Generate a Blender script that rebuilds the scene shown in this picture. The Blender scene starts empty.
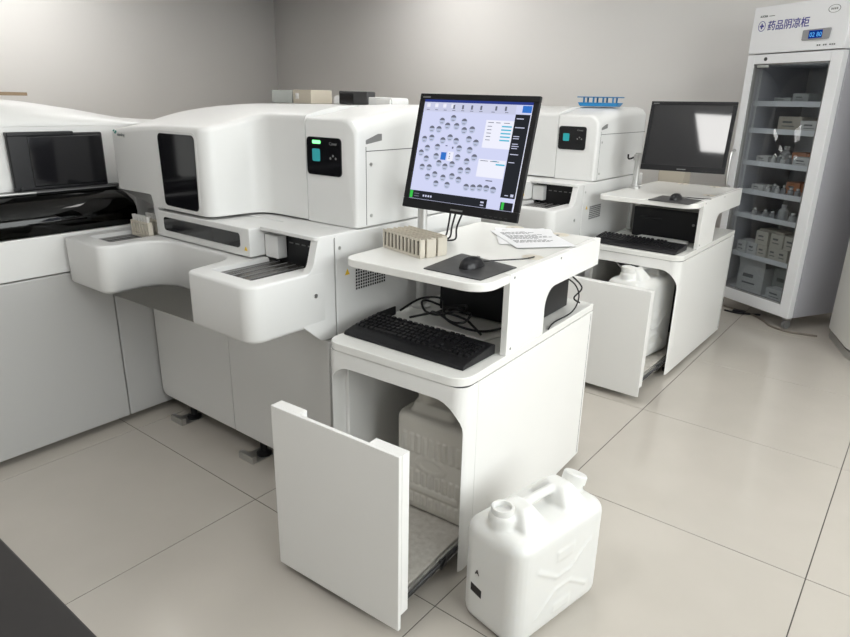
import bpy, bmesh, math, random
from mathutils import Vector, Matrix
random.seed(4)
R = math.radians
scene = bpy.context.scene
C = bpy.context.collection

# ------------------------------------------------------------------ camera
FPX = 645.24
cd = bpy.data.cameras.new('camera'); cam = bpy.data.objects.new('camera', cd); C.objects.link(cam)
cd.sensor_width = 36.0; cd.lens = FPX / 850 * 36.0; cd.clip_start = 0.02
cam.matrix_world = (Matrix.Translation((0.86198, -1.18115, 1.35215)) @ Matrix.Rotation(0.660655, 4, 'Z')
                    @ Matrix.Rotation(1.243089, 4, 'X') @ Matrix.Rotation(0.0198696, 4, 'Z'))
scene.camera = cam
# ------------------------------------------------------------------ light and exposure
scene.view_settings.view_transform = 'Standard'; scene.view_settings.look = 'None'
scene.view_settings.gamma = 1.0; scene.view_settings.use_curve_mapping = False
scene.view_settings.exposure = -0.5
world = bpy.data.worlds.new('world'); scene.world = world; world.use_nodes = True
bg = world.node_tree.nodes['Background']; bg.inputs[0].default_value = (0.75, 0.85, 1.0, 1); bg.inputs[1].default_value = 1.0
RX0, RX1, RY0, RY1, RZ = -5.75, 2.7, -3.3, 4.3, 2.9          # the room
WIN = (-1.7, 1.9, 0.85, 2.45)                                # window in the right wall: y0 y1 z0 z1
ld = bpy.data.lights.new('daylight_window', 'AREA'); ld.shape = 'RECTANGLE'
ld.size = WIN[1]-WIN[0]; ld.size_y = WIN[3]-WIN[2]; ld.energy = 165; ld.color = (1.0, 0.985, 0.96)
lo = bpy.data.objects.new('daylight_window', ld); C.objects.link(lo)
lo.location = (RX1+0.2, (WIN[0]+WIN[1])/2, (WIN[2]+WIN[3])/2); lo.rotation_euler = (R(90), 0, R(90))
PANEL_EMIT = 14.0

# ------------------------------------------------------------------ materials
MATS = {}
def mat(name, col, rough=0.5, metal=0.0, noise=0.0, nscale=20.0, bump=0.0, bscale=200.0, coat=0.0, spec=0.5, emit=None, estr=0.0, sss=0.0, col2=None):
    m = bpy.data.materials.new(name); m.use_nodes = True
    nt = m.node_tree; b = nt.nodes['Principled BSDF']
    c = tuple(col) + (1,)
    b.inputs['Base Color'].default_value = c; b.inputs['Roughness'].default_value = rough; b.inputs['Metallic'].default_value = metal
    b.inputs['Coat Weight'].default_value = coat; b.inputs['Specular IOR Level'].default_value = spec
    if sss: b.inputs['Subsurface Weight'].default_value = sss; b.inputs['Subsurface Radius'].default_value = (0.06, 0.055, 0.045)
    if emit: b.inputs['Emission Color'].default_value = tuple(emit)+(1,); b.inputs['Emission Strength'].default_value = estr
    tc = nt.nodes.new('ShaderNodeTexCoord')
    if noise or col2:
        n = nt.nodes.new('ShaderNodeTexNoise'); n.inputs['Scale'].default_value = nscale; n.inputs['Detail'].default_value = 4
        nt.links.new(tc.outputs['Object'], n.inputs['Vector'])
        mx = nt.nodes.new('ShaderNodeMix'); mx.data_type = 'RGBA'
        c2 = tuple(col2)+(1,) if col2 else tuple(v*(1-noise) for v in col)+(1,)
        mx.inputs['A'].default_value = c; mx.inputs['B'].default_value = c2
        nt.links.new(n.outputs['Fac'], mx.inputs['Factor']); nt.links.new(mx.outputs['Result'], b.inputs['Base Color'])
    if bump:
        n2 = nt.nodes.new('ShaderNodeTexNoise'); n2.inputs['Scale'].default_value = bscale
        nt.links.new(tc.outputs['Object'], n2.inputs['Vector'])
        bp = nt.nodes.new('ShaderNodeBump'); bp.inputs['Strength'].default_value = bump; bp.inputs['Distance'].default_value = 0.001
        nt.links.new(n2.outputs['Fac'], bp.inputs['Height']); nt.links.new(bp.outputs['Normal'], b.inputs['Normal'])
    MATS[name] = m
    return m
def glassmat(name, tint, rough=0.02, fac=None):
    m = bpy.data.materials.new(name); m.use_nodes = True; nt = m.node_tree; nt.nodes.clear()
    o = nt.nodes.new('ShaderNodeOutputMaterial'); t = nt.nodes.new('ShaderNodeBsdfTransparent'); g = nt.nodes.new('ShaderNodeBsdfGlossy')
    t.inputs[0].default_value = tuple(tint)+(1,); g.inputs['Roughness'].default_value = rough; g.inputs[0].default_value = (.9, .9, .9, 1)
    f = nt.nodes.new('ShaderNodeFresnel'); f.inputs[0].default_value = 1.45
    mx = nt.nodes.new('ShaderNodeMixShader'); ge = nt.nodes.new('ShaderNodeNewGeometry'); sub = nt.nodes.new('ShaderNodeMath'); sub.operation = 'SUBTRACT'; sub.inputs[0].default_value = 1.0; nt.links.new(ge.outputs['Backfacing'], sub.inputs[1])
    mu = nt.nodes.new('ShaderNodeMath'); mu.operation = 'MULTIPLY'; nt.links.new(f.outputs[0], mu.inputs[0]); nt.links.new(sub.outputs[0], mu.inputs[1])
    nt.links.new(mu.outputs[0], mx.inputs[0]); nt.links.new(t.outputs[0], mx.inputs[1]); nt.links.new(g.outputs[0], mx.inputs[2])
    nt.links.new(mx.outputs[0], o.inputs[0]); MATS[name] = m
    return m
def emitmat(name, col, s):
    m = bpy.data.materials.new(name); m.use_nodes = True; nt = m.node_tree; nt.nodes.clear()
    o = nt.nodes.new('ShaderNodeOutputMaterial'); e = nt.nodes.new('ShaderNodeEmission'); e.inputs[0].default_value = tuple(col)+(1,); e.inputs[1].default_value = s
    nt.links.new(e.outputs[0], o.inputs[0]); MATS[name] = m
    return m
mat('white', (.76, .76, .75), .38, bump=.08, bscale=900, noise=.02, nscale=3)
mat('white_side', (.72, .72, .715), .42, noise=.02, nscale=3)
mat('cart_white', (.87, .865, .845), .33, noise=.02, nscale=4)
mat('laminate', (.86, .855, .825), .26, noise=.03, nscale=30)
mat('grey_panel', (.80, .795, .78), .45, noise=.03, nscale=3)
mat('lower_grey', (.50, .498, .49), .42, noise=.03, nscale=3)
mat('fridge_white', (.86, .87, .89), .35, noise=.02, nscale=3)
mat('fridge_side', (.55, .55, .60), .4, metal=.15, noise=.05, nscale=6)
mat('seam', (.09, .09, .09), .7, noise=.2)
mat('black_gloss', (.008, .008, .010), .08, noise=.1, nscale=5)
mat('black_plastic', (.008, .008, .010), .42, spec=.35, bump=.15, bscale=900, noise=.2)
mat('black_satin', (.011, .011, .013), .30, spec=.35, noise=.2)
mat('dark_grey', (.05, .05, .052), .4, noise=.2)
mat('dark_interior', (.018, .018, .02), .7, noise=.3)
mat('mid_grey', (.22, .22, .22), .5, noise=.1)
mat('tray_metal', (.16, .15, .14), .25, metal=.6, noise=.3, nscale=40)
mat('steel', (.55, .55, .54), .3, metal=.9, noise=.1)
mat('pole_metal', (.62, .62, .61), .35, metal=.6, noise=.05)
mat('rack_beige', (.66, .61, .52), .5, noise=.08, nscale=40)
mat('slot_dark', (.20, .175, .15), .7, noise=.2)
mat('jug_white', (.77, .77, .75), .32, noise=.03, nscale=10, sss=.25)
mat('jug_beige', (.62, .595, .545), .48, noise=.12, nscale=9, sss=.1)
mat('dirty_tray', (.62, .60, .56), .6, col2=(.36, .33, .29), nscale=60, bump=.3, bscale=120)
mat('paper', (.84, .84, .86), .7, noise=.02)
mat('ink', (.10, .10, .12), .8, noise=.1)
mat('wall', (.84, .825, .805), .75, bump=.1, bscale=60, noise=.03, nscale=2)
mat('ceiling', (.88, .88, .87), .8, noise=.02)
mat('grout', (.10, .09, .08), .8, noise=.2)
mat('alu', (.6, .6, .61), .35, metal=.8, noise=.05)
mat('teal', (.02, .33, .36), .4, noise=.05, emit=(.02, .42, .46), estr=.25)
mat('led_green', (.1, .8, .2), .4, emit=(.25, 1.0, .35), estr=2.4, noise=.02)
mat('logo_grey', (.16, .18, .18), .5, noise=.1)
mat('logo_teal', (.02, .25, .22), .5, noise=.1)
mat('letter_blue', (.06, .06, .30), .5, noise=.05)
mat('display_frame', (.30, .30, .31), .35, noise=.05)
mat('yellow', (.80, .52, .03), .5, noise=.05)
mat('blue_plastic', (.02, .22, .50), .35, noise=.1)
mat('cardboard', (.34, .24, .15), .8, noise=.2, nscale=30)
mat('carton_grey', (.44, .46, .44), .7, noise=.06)
mat('carton_beige', (.50, .45, .37), .7, noise=.06)
mat('carton_white', (.70, .69, .67), .7, noise=.05)
mat('carton_cream', (.62, .58, .50), .7, noise=.05)
mat('orange', (.55, .20, .08), .6, noise=.1)
mat('bottle_grey', (.42, .42, .42), .35, noise=.1)
mat('desk_black', (.016, .014, .014), .45, noise=.3, nscale=60)
mat('pad', (.016, .017, .019), .45, col2=(.07, .07, .072), nscale=28)
mat('cabinet_white', (.66, .65, .62), .4, noise=.03)
mat('label_black', (.02, .015, .015), .6, noise=.2)
mat('cable_tan', (.20, .17, .14), .6, noise=.1)
glassmat('fridge_glass', (.84, .86, .875))
glassmat('tinted_glass', (.10, .10, .105), .04)
glassmat('window_glass', (.95, .97, .97))
emitmat('panel_light', (1.0, .985, .96), PANEL_EMIT)
SCR = 1.4
emitmat('scr_bg', (.66, .69, .93), SCR)
emitmat('scr_bar', (.60, .62, .80), SCR)
emitmat('scr_white', (.88, .89, 1.0), SCR)
emitmat('scr_disc', (.50, .55, .72), SCR)
emitmat('scr_dark', (.022, .024, .03), SCR)
emitmat('scr_grey', (.16, .17, .22), SCR)
emitmat('scr_blue', (.04, .18, .60), SCR)
emitmat('scr_navy', (.03, .05, .25), SCR)
emitmat('scr_cyan', (.10, .50, .68), SCR)
emitmat('scr_green', (.05, .55, .08), SCR)
emitmat('lcd_blue', (.005, .03, .22), SCR)
emitmat('lcd_digit', (.12, .45, .9), SCR)
# floor tile: polished porcelain
m = mat('tile', (.53, .49, .44), .12, spec=.5)
nt = m.node_tree; b = nt.nodes['Principled BSDF']; tc = nt.nodes.new('ShaderNodeTexCoord'); geo = nt.nodes.new('ShaderNodeObjectInfo')
n = nt.nodes.new('ShaderNodeTexNoise'); n.inputs['Scale'].default_value = 5; n.inputs['Detail'].default_value = 6; nt.links.new(tc.outputs['Object'], n.inputs['Vector'])
cr = nt.nodes.new('ShaderNodeValToRGB'); cr.color_ramp.elements[0].color = (.50, .465, .415, 1); cr.color_ramp.elements[1].color = (.56, .52, .47, 1)
nt.links.new(n.outputs['Fac'], cr.inputs[0]); nt.links.new(cr.outputs[0], b.inputs['Base Color'])
n3 = nt.nodes.new('ShaderNodeTexNoise'); n3.inputs['Scale'].default_value = 40; nt.links.new(tc.outputs['Object'], n3.inputs['Vector'])
mr = nt.nodes.new('ShaderNodeMapRange'); mr.inputs[3].default_value = .10; mr.inputs[4].default_value = .20
nt.links.new(n3.outputs['Fac'], mr.inputs[0]); nt.links.new(mr.outputs[0], b.inputs['Roughness'])

# ------------------------------------------------------------------ mesh helpers
def fillet(pts, rad, seg=6):
    """polygon corners rounded; rad is one number or a list"""
    n = len(pts); out = []
    for i in range(n):
        p = Vector(pts[i]); a = Vector(pts[i-1]); c = Vector(pts[(i+1) % n]); r = rad[i] if isinstance(rad, (list, tuple)) else rad
        if r <= 0: out.append((p.x, p.y)); continue
        u = (a-p).normalized(); v = (c-p).normalized(); ang = u.angle(v)
        d = min(r/math.tan(ang/2), (a-p).length*.49, (c-p).length*.49); r = d*math.tan(ang/2)
        cen = p + (u+v).normalized()*(r/math.sin(ang/2)); s = p+u*d; e = p+v*d
        a0 = math.atan2(s.y-cen.y, s.x-cen.x); a1 = math.atan2(e.y-cen.y, e.x-cen.x); da = (a1-a0+math.pi) % (2*math.pi)-math.pi
        for k in range(seg+1):
            t = a0+da*k/seg; out.append((cen.x+r*math.cos(t), cen.y+r*math.sin(t)))
    return out
class B:
    def __init__(s): s.bm = bmesh.new()
    def box(s, x0, x1, y0, y1, z0, z1):
        v = [s.bm.verts.new(p) for p in ((x0,y0,z0),(x1,y0,z0),(x1,y1,z0),(x0,y1,z0),(x0,y0,z1),(x1,y0,z1),(x1,y1,z1),(x0,y1,z1))]
        for f in ((3,2,1,0),(4,5,6,7),(0,1,5,4),(1,2,6,5),(2,3,7,6),(3,0,4,7)): s.bm.faces.new([v[i] for i in f])
        return s
    def prism(s, poly, ax, lo, hi):
        """poly in the two other axes: ax z -> (x,y); y -> (x,z); x -> (y,z)"""
        def P(a, b, t): return {'z': (a, b, t), 'y': (a, t, b), 'x': (t, a, b)}[ax]
        A = [s.bm.verts.new(P(a, b, lo)) for a, b in poly]; D = [s.bm.verts.new(P(a, b, hi)) for a, b in poly]
        fs = [s.bm.faces.new(A[::-1]), s.bm.faces.new(D)]
        n = len(poly)
        for i in range(n): fs.append(s.bm.faces.new((A[i], A[(i+1) % n], D[(i+1) % n], D[i])))
        bmesh.ops.recalc_face_normals(s.bm, faces=fs)
        return s
    def rings(s, rings, cap0=True, cap1=True, close=True):
        V = [[s.bm.verts.new(p) for p in r] for r in rings]; n = len(rings[0]); fs = []
        for a, b2 in zip(V, V[1:]):
            for i in range(n if close else n-1):
                fs.append(s.bm.faces.new((a[i], a[(i+1) % n], b2[(i+1) % n], b2[i])))
        if cap0: fs.append(s.bm.faces.new(V[0][::-1]))
        if cap1: fs.append(s.bm.faces.new(V[-1]))
        bmesh.ops.recalc_face_normals(s.bm, faces=fs)
        return s
    def cyl(s, c, r, h, ax='z', seg=20, r2=None):
        r2 = r if r2 is None else r2; rr = []
        for k, q in ((0, r), (h, r2)):
            ring = []
            for i in range(seg):
                a = 2*math.pi*i/seg; u, v = q*math.cos(a), q*math.sin(a)
                ring.append({'z': (c[0]+u, c[1]+v, c[2]+k), 'y': (c[0]+u, c[1]+k, c[2]+v), 'x': (c[0]+k, c[1]+u, c[2]+v)}[ax])
            rr.append(ring)
        return s.rings(rr)
    def lathe(s, c, prof, seg=24):
        return s.rings([[(c[0]+r*math.cos(2*math.pi*i/seg), c[1]+r*math.sin(2*math.pi*i/seg), c[2]+z) for i in range(seg)] for r, z in prof])
    def tube(s, pts, r, seg=8, smooth=6):
        P = [Vector(p) for p in pts]
        if smooth and len(P) > 2:
            Q = []
            for i in range(len(P)-1):
                p0 = P[max(i-1, 0)]; p1 = P[i]; p2 = P[i+1]; p3 = P[min(i+2, len(P)-1)]
                for k in range(smooth):
                    t = k/smooth
                    Q.append(.5*((2*p1)+(p2-p0)*t+(2*p0-5*p1+4*p2-p3)*t*t+(3*p1-p0-3*p2+p3)*t**3))
            P = Q+[P[-1]]
        rr = []; up = Vector((0.13, 0.2, 1)).normalized()
        for i, p in enumerate(P):
            d = (P[min(i+1, len(P)-1)]-P[max(i-1, 0)]).normalized()
            u = d.cross(up)
            if u.length < 1e-3: u = d.cross(Vector((1, 0, 0)))
            u.normalize(); v = u.cross(d); up = v
            rr.append([tuple(p+(u*math.cos(2*math.pi*k/seg)+v*math.sin(2*math.pi*k/seg))*r) for k in range(seg)])
        return s.rings(rr)
    def xf(s, M):
        bmesh.ops.transform(s.bm, matrix=M, verts=s.bm.verts); return s
    def obj(s, name, material, parent=None, bevel=0.0, seg=2, sharp=35, label=None, cat=None, group=None, kind=None):
        bm = s.bm
        if parent is not None and '_b' in BASE and parent.name in BASE['_b']:
            bmesh.ops.translate(bm, vec=-Vector(BASE['_b'][parent.name]), verts=bm.verts)
        for f in bm.faces: f.smooth = True
        for e in bm.edges:
            if len(e.link_faces) != 2 or e.calc_face_angle(0) > R(sharp): e.smooth = False
        me = bpy.data.meshes.new(name); bm.to_mesh(me); bm.free()
        me.materials.append(MATS[material] if isinstance(material, str) else material)
        o = bpy.data.objects.new(name, me); C.objects.link(o)
        if parent is not None:
            o.parent = parent
            if parent.name in BASE['_b'] : BASE['_b'][o.name] = BASE['_b'][parent.name]
        if bevel:
            md = o.modifiers.new('bevel', 'BEVEL'); md.width = bevel; md.segments = seg; md.limit_method = 'ANGLE'; md.angle_limit = R(40); md.harden_normals = True
        tag(o, label, cat, group, kind)
        return o
BASE = {'_b': {}}
def tag(o, label=None, cat=None, group=None, kind=None):
    for k, v in (('label', label), ('category', cat), ('group', group), ('kind', kind)):
        if v: o[k] = v
    return o
def thing(name, label, cat, loc=(0,0,0), rz=0, group=None, base=False):
    """an Empty at the thing's base; base=True: its parts are written in world coordinates"""
    o = bpy.data.objects.new(name, None); C.objects.link(o); o.location = loc; o.rotation_euler = (0, 0, rz)
    o.empty_display_size = .05
    if base: BASE['_b'][o.name] = tuple(loc)
    return tag(o, label, cat, group)
def copy_tree(o, parent=None):
    c = o.copy(); C.objects.link(c); c.parent = parent
    for ch in list(o.children): copy_tree(ch, c)
    return c
def boolean_cut(o, cutter):
    """cut the bmesh of B 'cutter' (same local space) out of mesh object o"""
    me = bpy.data.meshes.new('cut'); cutter.bm.to_mesh(me); cutter.bm.free()
    co = bpy.data.objects.new('cut', me); C.objects.link(co); co.parent = o.parent
    md = o.modifiers.new('cut', 'BOOLEAN'); md.operation = 'DIFFERENCE'; md.object = co; md.solver = 'EXACT'
    bpy.context.view_layer.update()
    dg = bpy.context.evaluated_depsgraph_get(); new = bpy.data.meshes.new_from_object(o.evaluated_get(dg)); old = o.data
    o.modifiers.clear(); o.data = new; new.name = old.name
    bpy.data.objects.remove(co); bpy.data.meshes.remove(me)
    bm = bmesh.new(); bm.from_mesh(new)
    for f in bm.faces: f.smooth = True
    for e in bm.edges: e.smooth = not (len(e.link_faces) != 2 or e.calc_face_angle(0) > R(35))
    bm.to_mesh(new); bm.free()
def text(body, size, material, parent, M, name='lettering', bold=0.0, align='LEFT', depth=.0004, label=None):
    """flat print: letters as a thin mesh placed by matrix M in the parent's space (text lies in local x,y; +z is its front)"""
    cu = bpy.data.curves.new(name, 'FONT'); cu.body = body; cu.size = size; cu.extrude = depth; cu.offset = bold; cu.align_x = align; cu.resolution_u = 3
    t = bpy.data.objects.new(name, cu); C.objects.link(t); bpy.context.view_layer.update()
    me = bpy.data.meshes.new_from_object(t.evaluated_get(bpy.context.evaluated_depsgraph_get()))
    bpy.data.objects.remove(t); bpy.data.curves.remove(cu)
    if parent.name in BASE['_b']: M = Matrix.Translation(-Vector(BASE['_b'][parent.name])) @ M
    me.transform(M); me.materials.clear(); me.materials.append(MATS[material]); me.name = name
    o = bpy.data.objects.new(name, me); C.objects.link(o); o.parent = parent
    tag(o, label)
    return o
def facing(loc, rz=0, tilt=0):
    """frame of a surface whose front faces local -Y: x right, y up, z towards the viewer"""
    return Matrix.Translation(loc) @ Matrix.Rotation(rz, 4, 'Z') @ Matrix.Rotation(R(90)+tilt, 4, 'X')

# ================================================================== the room
floor = B().box(RX0, RX1, RY0, RY1, -.03, -.0015).obj('floor', 'grout', kind='structure', label='pale beige polished floor of large square porcelain tiles')
T = 0.8; G = .0016
tile_cache = {}
ix0 = math.floor(RX0/T); ix1 = math.ceil(RX1/T); iy0 = math.floor(RY0/T); iy1 = math.ceil(RY1/T)
for i in range(ix0, ix1):
    for j in range(iy0, iy1):
        x0 = max(i*T, RX0)+G; x1 = min((i+1)*T, RX1)-G; y0 = max(j*T, RY0)+G; y1 = min((j+1)*T, RY1)-G
        if x1-x0 < .02 or y1-y0 < .02: continue
        w, h = round(x1-x0, 4), round(y1-y0, 4)
        if (w, h) not in tile_cache:
            e = .0004; bb = B()
            bb.rings([[(-w/2,-h/2,-.012),(w/2,-h/2,-.012),(w/2,h/2,-.012),(-w/2,h/2,-.012)],
                      [(-w/2,-h/2,-e),(w/2,-h/2,-e),(w/2,h/2,-e),(-w/2,h/2,-e)],
                      [(-w/2+e,-h/2+e,0),(w/2-e,-h/2+e,0),(w/2-e,h/2-e,0),(-w/2+e,h/2-e,0)]])
            o = bb.obj('floor_tile', 'tile', floor, sharp=10); tile_cache[(w, h)] = o.data
        else:
            o = bpy.data.objects.new('floor_tile', tile_cache[(w, h)]); C.objects.link(o); o.parent = floor
        o.location = ((x0+x1)/2, (y0+y1)/2, 0)
# two faint scuffs and a smear on the tiles are left to the tile material
B().box(RX0-.12, RX0, RY0-.12, RY1+.12, -.03, RZ+.1).obj('wall_left', 'wall', kind='structure', label='plain pale grey wall behind the row analyzer')
B().box(RX0, RX1, RY1, RY1+.12, -.03, RZ+.1).obj('wall_back', 'wall', kind='structure', label='plain pale grey wall behind the refrigerator')
B().box(RX0, RX1, RY0-.12, RY0, -.03, RZ+.1).obj('wall_front', 'wall', kind='structure', label='plain pale grey wall opposite the refrigerator')
bb = B(); y0, y1, z0, z1 = WIN
bb.box(RX1, RX1+.16, RY0-.12, y0, -.03, RZ+.1); bb.box(RX1, RX1+.16, y1, RY1+.12, -.03, RZ+.1)
bb.box(RX1, RX1+.16, y0, y1, -.03, z0); bb.box(RX1, RX1+.16, y0, y1, z1, RZ+.1)
bb.obj('wall_right', 'wall', kind='structure', label='pale grey wall with a wide window')
B().box(RX0, RX1, RY0, RY1, RZ, RZ+.1).obj('ceiling', 'ceiling', kind='structure', label='flat white ceiling with light panels')
w1 = bpy.data.objects.new('window_1', None); C.objects.link(w1); w1.location = (RX1+.06, (y0+y1)/2, z0); tag(w1, 'wide aluminium window of three panes in the wall', kind='structure')
BASE['_b'][w1.name] = tuple(w1.location)
bb = B(); f = .05
bb.box(RX1+.03, RX1+.09, y0, y1, z0, z0+f); bb.box(RX1+.03, RX1+.09, y0, y1, z1-f, z1)
for k in range(4):
    yy = y0+(y1-y0-f)*k/3; bb.box(RX1+.03, RX1+.09, yy, yy+f, z0+f, z1-f)
bb.obj('window_frame', 'alu', w1, bevel=.003)
for k in range(3):
    ya = y0+(y1-y0-f)*k/3+f; yb = y0+(y1-y0-f)*(k+1)/3
    B().box(RX1+.055, RX1+.061, ya, yb, z0+f, z1-f).obj('pane', 'window_glass', w1)
B().box(RX1-.05, RX1+.09, y0-.04, y1+.04, z0-.03, z0-.002).obj('window_sill', 'ceiling', w1, bevel=.004)
# baseboards
for nm, a in (('baseboard_left', (RX0, RX0+.012, RY0, RY1)), ('baseboard_back', (RX0+.012, RX1, RY1-.012, RY1))):
    B().box(a[0], a[1], a[2], a[3], 0, .08).obj(nm, 'grey_panel', bevel=.002, kind='structure', label='low grey skirting strip along the wall')
# ceiling light panels: first one mirrored in a monitor, others added to brighten the room
for k, (px, py) in enumerate([(-.45, -1.43), (-.45, 1.37), (-3.1, 1.37), (-3.1, 3.3), (1.9, 3.3), (-4.9, -1.43), (-4.9, 1.37)]):
    t = thing('ceiling_light', 'flat white ceiling light panel let into the ceiling', 'ceiling light', (px, py, RZ), 0, 'ceiling light panels', base=True)
    bb = B(); w, h, r = .31, .49, .015
    bb.box(px-w, px+w, py-h, py-h+r, RZ-.02, RZ); bb.box(px-w, px+w, py+h-r, py+h, RZ-.02, RZ)
    bb.box(px-w, px-w+r, py-h+r, py+h-r, RZ-.02, RZ); bb.box(px+w-r, px+w, py-h+r, py+h-r, RZ-.02, RZ)
    bb.obj('frame', 'alu', t)
    B().box(px-w+r, px+w-r, py-h+r, py+h-r, RZ-.015, RZ-.002).obj('diffuser', 'panel_light', t)

# ================================================================== the row analyzer along the left (front faces +X)
la = thing('chemistry_analyzer', 'long white floor-standing analyzer with a dark tinted front cover and hooded top', 'analyzer', (-2.15, -.8, 0), base=True)
YA, YB = -2.4, .62
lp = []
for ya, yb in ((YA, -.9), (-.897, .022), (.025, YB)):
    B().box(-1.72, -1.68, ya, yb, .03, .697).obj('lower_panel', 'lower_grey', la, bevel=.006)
B().box(-2.6, -1.72, YA, YB, .03, .85).obj('base_cabinet', 'white_side', la, bevel=.004)
B().box(-1.72, -1.682, YA, .20, .701, .848).obj('upper_panel', 'white', la, bevel=.004)
# deck and rear wall behind the tinted cover
B().box(-1.98, -1.69, YA, .20, .849, .865).obj('reagent_deck', 'dark_grey', la, bevel=.002)
B().box(-2.6, -1.98, YA, YB, .85, 1.0).obj('rear_body', 'white_side', la)
B().box(-1.985, -1.98, YA, .19, .866, .99).obj('interior_wall', 'dark_interior', la)
for k in range(9):
    yy = -.9+k*.105
    bb = B().box(-1.86, -1.80, yy, yy+.07, .866, .90+.02*(k % 3))
    bb.cyl((-1.83, yy+.035, .90+.02*(k % 3)), .014, .02)
    bb.obj('reagent_holder', 'mid_grey' if k % 2 else 'dark_grey', la, bevel=.003)
# tinted cover: bowed, right end rounded
prof = [(-1.684, .852), (-1.676, .88), (-1.682, .92), (-1.70, .955), (-1.735, .982), (-1.78, .992)]
ys = [YA+.02, -.9, -.3, .05, .112, .132, .147, .158, .164]
def endfac(y): return 1.0 if y < .117 else max(.5, .5+.5*math.sqrt(max(0, 1-((y-.117)/.048)**2)))
rings = []
bm = bmesh.new(); g1 = []
for y in ys:
    row = []
    for (x, z) in prof:
        f = endfac(y); row.append(bm.verts.new((x, y, .92+(z-.92)*f)))
    g1.append(row)
for a, b2 in zip(g1, g1[1:]):
    for i in range(len(prof)-1): bm.faces.new((a[i], b2[i], b2[i+1], a[i+1]))
bb = B(); bb.bm.free(); bb.bm = bm
cv = bb.obj('tinted_cover', 'tinted_glass', la, sharp=60)
sd = cv.modifiers.new('thick', 'SOLIDIFY'); sd.thickness = .004; sd.offset = -1
# white surround at the end of the cover
B().prism(fillet([(-1.98,.849),(-1.684,.849),(-1.684,.99),(-1.76,1.06),(-1.98,1.06)], [0,0,.05,.02,0]), 'y', .168, .215).obj('end_post', 'white_side', la, bevel=.003)
# bright trim above the cover
B().tube([(-1.765, YA+.02, .996), (-1.765, -.17, .996)], .006).obj('cover_trim', 'steel', la)
B().box(-1.98, -1.77, YA, .155, .992, 1.0).obj('upper_ledge', 'mid_grey', la, bevel=.002)
# upper body with the dark viewing window
B().box(-2.58, -1.802, YA, YB, 1.0, 1.230).obj('upper_body', 'white', la, bevel=.003)
def tilt_panel(y0, y1, z0, z1, x0, x1, t):
    """slab leaning back: x0 at its foot, x1 at its head"""
    return B().prism([(x0, z0), (x0+t, z0), (x1+t, z1), (x1, z1)], 'y', y0, y1)
tilt_panel(-.232, .112, 1.002, 1.206, -1.80, -1.80, .022).obj('window_surround', 'black_satin', la, bevel=.006)
tilt_panel(-.165, .106, 1.014, 1.197, -1.785, -1.785, .010).obj('viewing_window', 'black_gloss', la, bevel=.004)
tilt_panel(-.232, .0, 1.198, 1.212, -1.80, -1.80, .028).obj('window_hinge', 'black_satin', la, bevel=.003)
tilt_panel(-.95, -.40, 1.002, 1.218, -1.80, -1.80, .022).obj('window_surround', 'black_satin', la, bevel=.006)
tilt_panel(-.91, -.44, 1.02, 1.208, -1.785, -1.785, .010).obj('viewing_window', 'black_gloss', la, bevel=.004)
B().box(-1.80, -1.757, -.232, .155, 1.0, 1.0035).obj('sill', 'dark_grey', la)
for yy in (-.235, -.21): B().cyl((-1.775, yy, 1.01), .006, .006, 'x', 10).obj('screw', 'black_satin', la)
# hood: curved shell, falling off towards its far end
bm = bmesh.new(); rows = []
NP = 14
for k in range(19):
    y = YA+(YB-YA)*k/18
    zt = 1.334-.066*max(0, (y+.28)/.5)**1.5
    row = [bm.verts.new((-1.8015, y, 1.2302))]
    for i in range(NP+1):
        t = i/NP; a = t*math.pi/2
        row.append(bm.verts.new((-1.8012-.26*(1-math.cos(a)), y, 1.2306+(zt-1.2306)*math.sin(a))))
    row.append(bm.verts.new((-2.45, y, zt-.01))); row.append(bm.verts.new((-2.58, y, zt-.05))); row.append(bm.verts.new((-2.58, y, 1.2305)))
    rows.append(row)
for a, b2 in zip(rows, rows[1:]):
    for i in range(len(a)): bm.faces.new((a[i], b2[i], b2[(i+1) % len(a)], a[(i+1) % len(a)]))
bm.faces.new(rows[0]); bm.faces.new(rows[-1][::-1]); bmesh.ops.recalc_face_normals(bm, faces=bm.faces[:])
bb = B(); bb.bm.free(); bb.bm = bm
bb.obj('hood', 'white', la, sharp=45)
for yy in (-2.2, -1.2, -.2, .5):
    B().lathe((-1.85, yy, 0), [(.03, 0), (.03, .008), (.012, .014), (.012, .04)]).obj('leveling_foot', 'dark_grey', la)
    B().lathe((-2.5, yy, 0), [(.03, 0), (.03, .008), (.012, .014), (.012, .04)]).obj('leveling_foot', 'dark_grey', la)
B().box(-2.40, -2.2, -.47, .03, 1.3345, 1.3475).obj('cardboard_box', 'cardboard', bevel=.002, label='flat brown cardboard box lying on top of the long analyzer', cat='box')

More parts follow.
